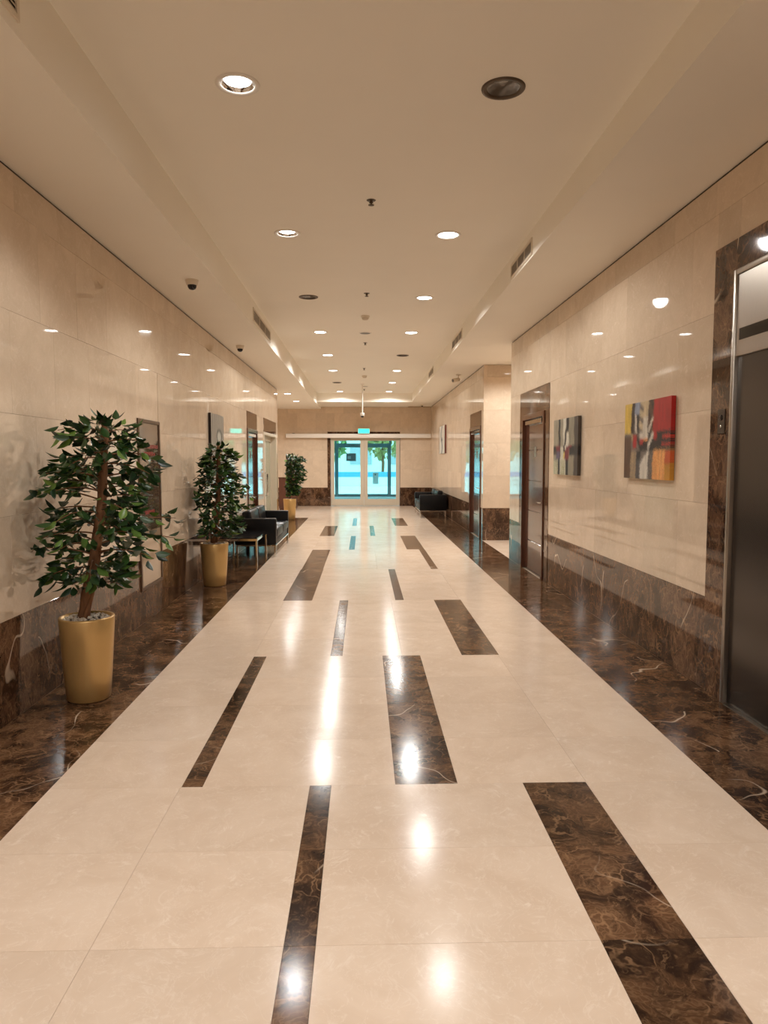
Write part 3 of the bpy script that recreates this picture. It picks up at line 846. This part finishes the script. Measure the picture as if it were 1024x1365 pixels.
def art_red(s, t, rnd):
    yel, dkb, bl, bei, brn, red = lin(205, 172, 70), lin(45, 28, 22), lin(135, 145, 165), lin(190, 170, 135), lin(85, 58, 38), lin(165, 24, 22)
    blk, gry, tan, wht, org = lin(30, 26, 26), lin(110, 100, 92), lin(165, 140, 105), lin(200, 192, 178), lin(215, 140, 75)
    S = wob(s, t, 0.008, 11)
    if t > 0.60:
        if S < 0.16: c = yel
        elif S < 0.235: c = dkb
        elif S < 0.35: c = bl if t > 0.84 else (wht if abs(S - 0.26 - 0.12 * (0.84 - t)) < 0.02 else (blk if t > 0.74 or abs(S - 0.32) < 0.03 else gry))
        elif S < 0.44: c = bei if (math.sin(40 * t + 30 * s) > -0.2) else gry
        elif S < 0.54: c = wht if t < 0.8 else bei
        elif S < 0.655: c = brn if math.sin(25 * t + 50 * s) > -0.7 else dkb
        else: c = red
        if 0.53 < S < 0.7 and abs(S - (0.55 + 0.5 * (t - 0.58))) < 0.02 and t < 0.78: c = wht
    elif t > 0.36:
        if S < 0.16: c = brn if t < 0.56 else gry
        elif S < 0.2: c = tan if t > 0.5 else gry
        elif S < 0.29: c = red if 0.40 < t < 0.575 else gry
        elif S < 0.36: c = gry if math.sin(60 * s + 33 * t) > 0 else blk
        elif S < 0.54:
            c = wht if t > 0.52 else (red if (S < 0.44 and t > 0.45) else (org if t > 0.49 else blk))
        elif S < 0.66:
            c = blk
            if abs((S - 0.54) - 0.6 * (t - 0.42)) < 0.018 or abs((S - 0.57) - 0.6 * (t - 0.42)) < 0.012: c = wht
        else:
            c = blk
            if S > 0.84 and 0.515 < t < 0.55: c = lin(190, 50, 35)
            if S > 0.82 and 0.425 < t < 0.45: c = lin(185, 50, 35)
            if S < 0.73 and t > 0.5: c = red
            if t < 0.41 and rnd.random() < (0.41 - t) * 14: c = lin(150, 115, 70)
    else:
        if S < 0.16: c = brn
        elif S < 0.29: c = tan if rnd.random() < 0.7 else gry
        elif S < 0.385: c = lin(75, 70, 70) if t < 0.25 else blk
        elif S < 0.56: c = wht if (S - 0.385) > (t - 0.18) * 0.8 else gry
        elif S < 0.66: c = gry if rnd.random() < 0.75 else blk
        elif S < 0.9: c = org if rnd.random() < 0.65 else lin(225, 175, 110)
        else: c = lin(185, 130, 45) if t < 0.2 else lin(190, 85, 40)
    return jit(c, rnd, 0.13)

def art_grey(s, t, rnd):
    lg, wg, blk, gr, mar, dk = lin(150, 142, 122), lin(205, 200, 182), lin(28, 23, 22), lin(150, 150, 105), lin(120, 40, 48), lin(70, 60, 52)
    S = wob(s, t, 0.012, 9, 0.5)
    c = lg
    if 0.22 < S < 0.30: c = blk if (t > 0.62 or t < 0.30) else dk
    elif 0.30 < S < 0.42: c = lg if t > 0.5 else wg
    elif 0.42 < S < 0.54: c = wg
    elif 0.54 < S < 0.65: c = blk if (t > 0.75 or t < 0.27) else (wg if t > 0.5 else mar)
    elif S >= 0.65: c = lin(140, 132, 112) if S < 0.86 else dk
    if 0.47 < S - 0.25 * (t - 0.6) < 0.53 and 0.52 < t < 0.8: c = blk
    if 0.28 < t < 0.52:
        if S < 0.16 and t > 0.36: c = blk if t > 0.42 else dk
        if 0.12 < S < 0.28: c = lin(95, 80, 105) if t < 0.42 else mar
        if 0.42 < S < 0.48: c = lin(205, 180, 90) if t < 0.4 else blk
        if 0.48 < S < 0.62 and t < 0.44: c = mar
        if S > 0.66 and t > 0.34: c = blk if t < 0.5 or rnd.random() < 0.6 else dk
        if S > 0.62 and 0.48 < t < 0.55 and S < 0.76: c = mar
    if t < 0.26 and (S < 0.2 or 0.33 < S < 0.52): c = gr if rnd.random() < 0.6 else wg
    return jit(c, rnd, 0.14)

def art_face(s, t, rnd):
    base = lin(150, 142, 128)
    c = base if math.sin(38 * s) > -0.3 else lin(128, 120, 108)
    d = math.hypot((s - 0.62) / 0.22, (t - 0.66) / 0.11)
    if 0.72 < d < 1.05: c = lin(52, 54, 50)
    elif d <= 0.72: c = lin(180, 178, 165)
    if abs(s - 0.6) < 0.17 * max(0, 1 - abs(t - 0.40) / 0.2): c = lin(190, 150, 85)
    if abs(s - 0.62 - (0.3 - t)) < 0.07 and t < 0.32: c = lin(60, 38, 30)
    return jit(c, rnd, 0.08)

def art_far(s, t, rnd):
    c = lin(200, 190, 175)
    if abs(s - 0.45 - 0.1 * math.sin(7 * t)) < 0.1: c = lin(120, 118, 112)
    if s < 0.1 or s > 0.9: c = lin(110, 95, 82)
    if 0.45 < t < 0.55 and 0.3 < s < 0.6: c = lin(60, 52, 48)
    return jit(c, rnd, 0.06)
painting('wall_painting', 'R', 5.25, 6.18, 1.402, 2.03, art_red, 'abstract canvas with bright red and yellow blocks nearest the elevator')
painting('wall_painting', 'R', 7.54, 8.50, 1.39, 2.025, art_grey, 'abstract canvas of grey and black vertical strokes beside the wooden door')
painting('wall_painting', 'L', 9.80, 10.68, 1.29, 2.20, art_face, 'grey canvas with an oval figure above the left sofa table', edge_dark=lin(26, 12, 8))
painting('wall_painting', 'R', 19.88, 21.4, 1.755, 2.545, art_far, 'pale narrow-looking canvas on the far right wall above the sofa', nx=20, nz=24, edge_dark=lin(110, 45, 28))

# ------------------------------------------------------------------ entrance doors
t = struct(empty('door_entrance', (0, YE, 0)), 'cream framed double glass entrance doors under the exit sign')
D0, D1 = -1.105, 1.255
MB().box(DOOR_X[0], D0, -0.012, 0.20, 0, DOOR_TOP).build('marble_jamb', M_DADO, t)
MB().box(D1, DOOR_X[1], -0.012, 0.20, 0, DOOR_TOP).build('marble_jamb', M_DADO, t)
MB().box(D0, D1, -0.012, 0.20, 2.33, DOOR_TOP).build('marble_header', M_DADO, t)
MID = 0.035
for (p0, p1) in ((D0, MID), (MID, D1)):
    lf = MB()
    a, b = p0 + 0.002, p1 - 0.002
    lf.bbox(a, a + 0.125, 0.03, 0.085, 0.01, 2.33, 0.004, 1).bbox(b - 0.125, b, 0.03, 0.085, 0.01, 2.33, 0.004, 1)
    lf.bbox(a + 0.125, b - 0.125, 0.03, 0.085, 0.01, 0.235, 0.004, 1).bbox(a + 0.125, b - 0.125, 0.03, 0.085, 2.225, 2.33, 0.004, 1)
    leaf = lf.build('door_leaf', M_CREAMFRAME, t)
    MB().box(a + 0.125, b - 0.125, 0.054, 0.060, 0.235, 2.225).build('pane', M_TINT, leaf)
rl = MB().bbox(-2.60, XR - 0.01, -0.15, -0.016, 2.315, 2.455, 0.008, 2).build('sliding_rail_housing', M_WHITE, t)
MB().box(-2.605, -2.60, -0.152, -0.014, 2.313, 2.457).build('end_cap', M_OFFWHITE, rl)
MB().lathe([(0.0, 0.0), (0.04, 0.0), (0.05, 0.02)], 12, (-2.35, -0.08, 2.455)).build('sensor', M_GREYDISC, rl)
# exit sign
t = tag(empty('exit_sign', (0.03, YE - 0.19, 2.46)), 'glowing green exit sign box above the entrance doors', 'sign')
MB().bbox(-0.20, 0.20, -0.03, 0.03, 0.0, 0.17, 0.008, 2).build('light_box', M_WHITE, t)
MB().box(-0.185, 0.185, -0.034, -0.030, 0.012, 0.158).build('lit_panel', M_EXIT, t)
MB().box(-0.01, 0.01, -0.01, 0.19, 0.06, 0.09).build('bracket', M_WHITE, t)

# ------------------------------------------------------------------ sofas and table
def make_sofa(loc, rz, label, width=1.95, depth=0.70):
    """front towards local +x, length along local y"""
    t = tag(empty('sofa', loc, rz), label, 'sofa', 'black leather sofas along the corridor')
    W, D = width, depth
    zb = 0.20
    for s, (y0, y1) in enumerate(((-W / 2, -W / 2 + 0.13), (W / 2 - 0.13, W / 2))):
        MB().bbox(-D / 2, D / 2, y0, y1, zb, 0.625, 0.022, 3).build('armrest', M_LEATHER, t)
    MB().bbox(-D / 2, -D / 2 + 0.12, -W / 2 + 0.13, W / 2 - 0.13, zb, 0.625, 0.022, 3).build('backrest', M_LEATHER, t)
    MB().bbox(-D / 2 + 0.10, D / 2 - 0.015, -W / 2 + 0.13, W / 2 - 0.13, zb, 0.30, 0.01, 2).build('seat_base', M_LEATHER, t)
    hw_ = (W - 0.26) / 2
    for k in (0, 1):
        y0 = -W / 2 + 0.13 + k * hw_
        MB().bbox(-D / 2 + 0.12, D / 2 + 0.005, y0 + 0.004, y0 + hw_ - 0.004, 0.30, 0.45, 0.035, 4).build('seat_cushion', M_LEATHER, t)
        b = MB().bbox(-0.075, 0.075, y0 + 0.006, y0 + hw_ - 0.006, 0.0, 0.29, 0.04, 4)
        o = b.build('back_cushion', M_LEATHER, t, (-D / 2 + 0.20, 0, 0.445)); o.rotation_euler = (0, -0.14, 0)
    r_ = MB().bbox(-D / 2 + .02, D / 2 - .004, -W / 2 + .02, -W / 2 + .05, zb - 0.025, zb, 0.003, 1).bbox(-D / 2 + .02, D / 2 - .004, W / 2 - .05, W / 2 - .02, zb - 0.025, zb, 0.003, 1)
    r_.bbox(D / 2 - .034, D / 2 - .004, -W / 2 + .05, W / 2 - .05, zb - 0.025, zb, 0.003, 1).bbox(-D / 2 + .02, -D / 2 + .05, -W / 2 + .05, W / 2 - .05, zb - 0.025, zb, 0.003, 1)
    r_.build('base_rail', M_CHROME, t)
    for (x, y) in ((-1, -1), (-1, 1), (1, -1), (1, 1)):
        px = D / 2 - 0.02 if x > 0 else -D / 2 + 0.035
        MB().bbox(px - .015, px + .015, y * (W / 2 - .035) - .015, y * (W / 2 - .035) + .015, 0, zb - 0.025, 0.003, 1).build('leg', M_CHROME, t)
    return t
make_sofa((-1.725, 12.38, 0), 0.0, 'black leather two-seat sofa on chrome legs behind the side table, left wall', depth=0.66)
make_sofa((1.90, 20.15, 0), math.pi, 'black leather two-seat sofa on chrome legs along the far right wall', depth=0.74, width=1.9)
t = tag(empty('side_table', (-1.775, 10.66, 0)), 'low black side table with slim chrome legs between plant and sofa', 'table')
tx, ty = 0.265, 0.51
MB().bbox(-tx, tx, -ty, ty, 0.436, 0.452, 0.003, 1).build('table_top', M_BLACK, t)
MB().box(-tx + .005, tx - .005, -ty, -ty + .022, 0.405, 0.436).box(-tx + .005, tx - .005, ty - .022, ty, 0.405, 0.436).box(-tx, -tx + .022, -ty + .022, ty - .022, 0.405, 0.436).box(tx - .022, tx, -ty + .022, ty - .022, 0.405, 0.436).build('apron_frame', M_CHROME, t)
for sx in (-1, 1):
    for sy in (-1, 1):
        MB().bbox(sx * (tx - .013) - .013, sx * (tx - .013) + .013, sy * (ty - .013) - .013, sy * (ty - .013) + .013, 0, 0.405, 0.003, 1).build('leg', M_CHROME, t)

# wooden cabinet near the far wall
t = tag(empty('wooden_cabinet', (-2.36, 22.55, 0)), 'dark red wooden cabinet standing behind the farthest potted plant', 'cabinet')
MB().box(-0.25, 0.25, -0.18, 0.18, 0, 0.06).build('plinth', M_WOOD, t)
MB().bbox(-0.27, 0.27, -0.2, 0.2, 0.06, 1.0, 0.004, 1).build('body', M_BOXWOOD, t)
for k in (0, 1):
    x0 = -0.262 + k * 0.264
    d = MB().bbox(x0, x0 + 0.26, -0.216, -0.2, 0.08, 0.97, 0.003, 1).build('door', M_BOXWOOD, t)
    MB().tube([(x0 + (0.235 if k == 0 else 0.025), -0.216, 0.6), (x0 + (0.235 if k == 0 else 0.025), -0.236, 0.6)], 0.01, 8).build('knob', M_CHROME, d)
MB().bbox(-0.285, 0.285, -0.225, 0.21, 1.0, 1.03, 0.004, 1).build('top', M_WOOD, t)

# ------------------------------------------------------------------ potted ficus trees
def leaf_geo():
    L_, w = 1.0, 0.25
    st = [(0.0, 0.02), (0.18, 0.62), (0.42, 1.0), (0.68, 0.78), (0.88, 0.32), (1.0, 0.0)]
    v, f = [], []
    for (a, k) in st:
        zc = -0.16 * a * a
        v += [(a, -w * k, zc + 0.10 * k), (a, 0, zc), (a, w * k, zc + 0.10 * k)]
    for i in range(len(st) - 1):
        b = i * 3
        f += [(b, b + 3, b + 4, b + 1), (b + 1, b + 4, b + 5, b + 2)]
    return v, f
LV, LF = leaf_geo()
ME_LEAF = MB().add(LV, LF, True).mesh('ficus_leaf', M_LEAF)

def ficus(loc, seed, height, crown0, crad, lean, label, singles, n_branch, leaf_len, pot_h=0.55, top_r=0.172, bot_r=0.135, dense=1.0, shape=None):
    rnd = random.Random(seed)
    t = tag(empty('potted_ficus', loc), label, 'potted plant', 'ficus trees in gold pots')
    pot = MB()
    pot.lathe([(0.0, 0.0), (bot_r - 0.012, 0.0), (bot_r, 0.012), (bot_r + (top_r - bot_r) * 0.35, pot_h * 0.3), (top_r - 0.008, pot_h * 0.75), (top_r, pot_h - 0.008), (top_r - 0.004, pot_h),
               (top_r - 0.018, pot_h), (top_r - 0.022, pot_h - 0.05), (top_r - 0.03, pot_h - 0.06)], 40)
    pot.build('pot', M_GOLD, t)
    MB().lathe([(top_r - 0.02, pot_h - 0.035), (0.0, pot_h - 0.02)], 28).build('soil', M_SOIL, t)
    # pebbles
    g = MB()
    for k in range(170 if singles else 60):
        a, q = rnd.uniform(0, 6.283), math.sqrt(rnd.random()) * (top_r - 0.035)
        s = rnd.uniform(0.008, 0.016) * (1 if singles else 1.6)
        c = Vector((q * math.cos(a), q * math.sin(a), pot_h - 0.018 + 0.012 * (1 - q / top_r) + rnd.uniform(0, 0.008)))
        pv = [c + Vector(d) * s * rnd.uniform(0.7, 1.2) for d in ((1, 0, 0), (-1, 0, 0), (0, 1, 0), (0, -1, 0), (0, 0, .7), (0, 0, -.7))]
        g.add(pv, [(0, 2, 4), (2, 1, 4), (1, 3, 4), (3, 0, 4), (2, 0, 5), (1, 2, 5), (3, 1, 5), (0, 3, 5)], True)
    go = g.build('pebbles', M_PEBBLE, t); go['kind'] = 'stuff'
    # trunk
    def tpos(z):
        u = (z - pot_h) / (height - pot_h)
        return Vector((lean[0] * u + 0.018 * math.sin(5 * u + seed), lean[1] * u + 0.018 * math.cos(4.3 * u + seed) - 0.018 * math.cos(seed), z))
    zs = [pot_h - 0.05 + (height - 0.07 - pot_h + 0.05) * k / 14 for k in range(15)]
    rad = [0.040 * (1 - 0.5 * k / 14) * rnd.uniform(0.9, 1.12) for k in range(15)]
    MB().tube([tpos(z) for z in zs], rad, 12).build('trunk', M_BARK, t)
    # a second thinner stem twisting round the trunk
    m2 = MB()
    p2 = []
    for k, z in enumerate(zs[:12]):
        a = 0.9 * k * 0.5 + seed
        p2.append(tpos(z) + Vector((math.cos(a), math.sin(a), 0)) * (0.036 - 0.001 * k))
    m2.tube(p2, [0.016 - 0.0006 * k for k in range(len(p2))], 8).build('twisted_stem', M_BARK, t)
    # branches and leaf places
    br = MB()
    leaves = []
    for i in range(n_branch):
        u = (i + 0.5) / n_branch
        z = crown0 + 0.02 + (height - crown0 - 0.10) * u
        az = i * 2.39996 + rnd.uniform(-0.35, 0.35)
        prof = shape(u) if shape else (0.72 + 0.38 * math.sin(math.pi * min(1, u * 1.25)) - 0.25 * max(0, u - 0.75) * 4 * 0.5)
        ln = crad * prof * rnd.choice((0.62, 0.8, 0.95, 1.05, 1.12))
        p = tpos(z - 0.05)
        d = Vector((math.cos(az), math.sin(az), rnd.uniform(0.15, 0.55))).normalized()
        pts = [p.copy()]
        step = ln / 6
        for k in range(6):
            d = (d + Vector((rnd.uniform(-.12, .12), rnd.uniform(-.12, .12), -0.10))).normalized()
            p = p + d * step
            p.x = max(p.x, XL + 0.07 - loc[0])
            pts.append(p.copy())
        br.tube(pts, [0.006, 0.0055, 0.005, 0.004, 0.0035, 0.003, 0.002], 5, False)
        # leaves: from 30 % of the branch outwards plus short twigs
        nl = int(rnd.randint(15, 19) * dense)
        for k in range(nl):
            q = 0.28 + 0.72 * (k + rnd.random()) / nl
            fi = min(5, int(q * 6)); fr = q * 6 - fi
            b0 = pts[fi].lerp(pts[fi + 1], fr)
            ax = (pts[fi + 1] - pts[fi]).normalized()
            sd = ax.cross(Vector((0, 0, 1))).normalized() * (1 if k % 2 else -1)
            off = rnd.uniform(0.01, 0.08) if q < 0.9 else rnd.uniform(0, 0.02)
            b0 = b0 + (sd * off + Vector((0, 0, rnd.uniform(-0.03, 0.045))))
            dr = (ax * rnd.uniform(0.3, 1.0) + sd * rnd.uniform(0.2, 1.0) + Vector((0, 0, rnd.uniform(-0.95, 0.45)))).normalized()
            leaves.append((b0, dr, rnd.uniform(0.8, 1.2) * leaf_len, rnd.uniform(-1.1, 1.1)))
    # crown tuft
    for k in range(int(16 * dense)):
        a = k * 2.4
        b0 = tpos(height - 0.10) + Vector((rnd.uniform(-.07, .07), rnd.uniform(-.07, .07), rnd.uniform(-0.02, 0.05)))
        leaves.append((b0, Vector((math.cos(a), math.sin(a), rnd.uniform(0.1, 0.8))).normalized(), leaf_len, 0.0))
    br.build('branches', M_BARK, t)['kind'] = 'stuff'
    # keep leaves off the wall
    wall = XL + 0.06 - loc[0]
    base = Vector(loc)
    def frame(b0, dr, ln, roll):
        x = dr; s = x.cross(Vector((0, 0, 1)))
        if s.length < 1e-3: s = Vector((1, 0, 0))
        s.normalize(); n_ = s.cross(x)
        y = s * math.cos(roll) + n_ * math.sin(roll); zc = x.cross(y)
        return Matrix(((x.x * ln, y.x * ln, zc.x * ln, b0.x), (x.y * ln, y.y * ln, zc.y * ln, b0.y), (x.z * ln, y.z * ln, zc.z * ln, b0.z), (0, 0, 0, 1)))
    ok = [l for l in leaves if l[0].x > wall and (l[0] + l[1] * l[2]).x > wall and l[0].z > pot_h + 0.1]
    ok.sort(key=lambda l: (base + l[0] - Vector((0, 0, 1.55))).length)
    rest = MB()
    for i, l in enumerate(ok):
        M_ = frame(*l)
        if singles and i < 295:
            o = link('leaf', ME_LEAF, t); o.matrix_local = M_
        else:
            rest.add([M_ @ Vector(p) for p in LV], LF, True)
    rest.build('foliage', M_LEAVES, t)['kind'] = 'stuff'
    return t
ficus((-1.795, 4.62, 0), 5, 1.87, 0.76, 0.40, (0.17, 0.02), 'tall ficus tree in a gold pot with pale pebbles, nearest the viewer', True, 60, 0.094, pot_h=0.545, shape=lambda u: min(0.55 + 2.6 * u, 1.12 - 0.42 * max(0, u - 0.35) / 0.65))
ficus((-1.845, 8.84, 0), 12, 1.80, 0.62, 0.36, (0.10, 0.0), 'ficus tree in a gold pot beside the black side table', False, 64, 0.095, pot_h=0.535, dense=1.1)
ficus((-1.93, 18.82, 0), 23, 1.76, 0.66, 0.33, (0.02, 0.0), 'dense ficus tree in a gold pot at the end of the left wall, farthest', False, 80, 0.10, pot_h=0.55, dense=1.5, shape=lambda u: 0.55 + 0.6 * min(1, u * 2))

# ------------------------------------------------------------------ outside the entrance
struct(MB().box(-30, 30, YE + 0.3, 90, -0.2, -0.01).build('ground_outside', M_CONCRETE), 'pale concrete pavement outside the entrance')
# glazed vestibule
YO = 30.6
v = struct(empty('door_vestibule', (0, YO, 0)), 'second dark framed glass doors at the outer end of the vestibule')
for (a, b) in ((-1.12, 0.0), (0.0, 1.12)):
    lf = MB()
    lf.box(a + .004, a + 0.065, 0, 0.06, 0, 2.2).box(b - 0.065, b - .004, 0, 0.06, 0, 2.2).box(a + 0.065, b - 0.065, 0, 0.06, 0, 0.12).box(a + 0.065, b - 0.065, 0, 0.06, 2.11, 2.2)
    leaf = lf.build('door_leaf', M_DARKFRAME, v)
    MB().box(a + 0.065, b - 0.065, 0.027, 0.033, 0.12, 2.11).build('pane', M_CLEAR, leaf)
for (a, b) in ((-2.2, -1.12), (1.12, 2.2)):
    f_ = MB().box(a, a + 0.08, 0, 0.06, 0, 2.75).box(b - 0.08, b, 0, 0.06, 0, 2.75).box(a + 0.08, b - 0.08, 0, 0.06, 0, 0.1).box(a + 0.08, b - 0.08, 0, 0.06, 2.65, 2.75).build('side_frame', M_DARKFRAME, v)
    MB().box(a + 0.08, b - 0.08, 0.027, 0.033, 0.1, 2.65).build('pane', M_CLEAR, f_)
f_ = MB().box(-1.12, 1.12, 0, 0.06, 2.2, 2.28).box(-1.12, 1.12, 0, 0.06, 2.67, 2.75).build('head_frame', M_DARKFRAME, v)
MB().box(-1.12, 1.12, 0.027, 0.033, 2.28, 2.67).build('pane', M_CLEAR, f_)
nt = MB().box(-0.72, -0.30, -0.008, -0.001, 1.53, 1.86).build('notice', M_SIGN, v)
MB().box(-0.66, -0.52, -0.010, -0.008, 1.62, 1.74).build('notice_print', M_EXTGREY, nt)
nt = MB().box(0.42, 0.66, -0.008, -0.001, 0.55, 1.05).build('notice', M_PAPER, v)
MB().box(0.50, 0.56, -0.010, -0.008, 0.92, 0.98).build('notice_print', M_SIGN, nt)
for s, nm in ((-1, 'window_1'), (1, 'window_2')):
    wv = struct(empty(nm, (s * 2.2, YE + 0.35, 0)), 'glazed %s side of the entrance vestibule' % ('left' if s < 0 else 'right'))
    Lv = YO - YE - 0.35
    for k in range(4):
        MB().box(-0.03, 0.03, k * Lv / 3 - (0.03 if k else 0), k * Lv / 3 + (0.03 if k < 3 else 0), 0.0, 2.75).build('post', M_WHITE, wv)
    for k in range(3):
        MB().box(-0.004, 0.004, k * Lv / 3 + 0.03, (k + 1) * Lv / 3 - 0.03, 0.02, 2.7).build('pane', M_CLEAR, wv)
struct(MB().box(-2.3, 2.3, YE + 0.32, YO + 0.1, 2.75, 2.85).build('roof_vestibule', M_EXTWHITE), 'white roof of the entrance vestibule')
# street beyond
bw = tag(empty('boundary_wall', (0, 44, 0)), 'low white boundary wall with blue band outside the doors', 'wall')
MB().box(-14, 14, 0, 0.25, -0.01, 0.55).build('base_course', M_EXTWHITE, bw)
MB().box(-14, 14, -0.03, 0.28, 0.55, 0.85).build('blue_band', M_BLUE, bw)
bd = tag(empty('street_building', (0, 66, 0)), 'pale building across the street beyond the entrance', 'building')
MB().box(-26, 26, 0, 6, -0.01, 9).build('wall', M_EXTWHITE, bd)
for i in range(13):
    for j in range(2):
        MB().box(-24 + i * 3.8, -22 + i * 3.8, -0.08, 0.02, 1.2 + j * 3.4, 3.0 + j * 3.4).build('window', M_EXTGREY, bd)
def tree(x, y, h, mat, seed, label):
    rnd = random.Random(seed)
    t = tag(empty('street_tree', (x, y, 0)), label, 'tree', 'street trees outside')
    MB().tube([(0, 0, -0.01), (0.05, 0, h * 0.3), (0.0, 0.05, h * 0.6)], [0.14, 0.11, 0.06], 8).build('trunk', M_BARK, t)
    m = MB()
    for k in range(420):
        a, b_, q = rnd.uniform(0, 6.28), math.acos(rnd.uniform(-1, 1)), rnd.random() ** 0.4
        c = Vector((math.cos(a) * math.sin(b_) * h * 0.34 * q, math.sin(a) * math.sin(b_) * h * 0.34 * q, h * 0.66 + math.cos(b_) * h * 0.33 * q))
        R_ = Euler((rnd.uniform(0, 6), rnd.uniform(0, 6), rnd.uniform(0, 6))).to_matrix()
        s = rnd.uniform(0.18, 0.34)
        m.add([c + R_ @ Vector(p) * s for p in ((-1, 0, 0), (0, -.5, .1), (1, 0, 0), (0, .5, .1))], [(0, 1, 2, 3)])
    m.build('crown', mat, t)['kind'] = 'stuff'
tree(-2.6, 52, 4.2, M_TREE, 1, 'green street tree seen through the left glass pane')
tree(1.5, 55, 4.6, M_TREE2, 2, 'yellowish street tree seen through the right glass pane')
tree(4.4, 50, 3.8, M_TREE, 3, 'green street tree right of the yellowish one')
tree(-6.4, 54, 4.5, M_TREE2, 4, 'yellowish street tree far left of the entrance view')
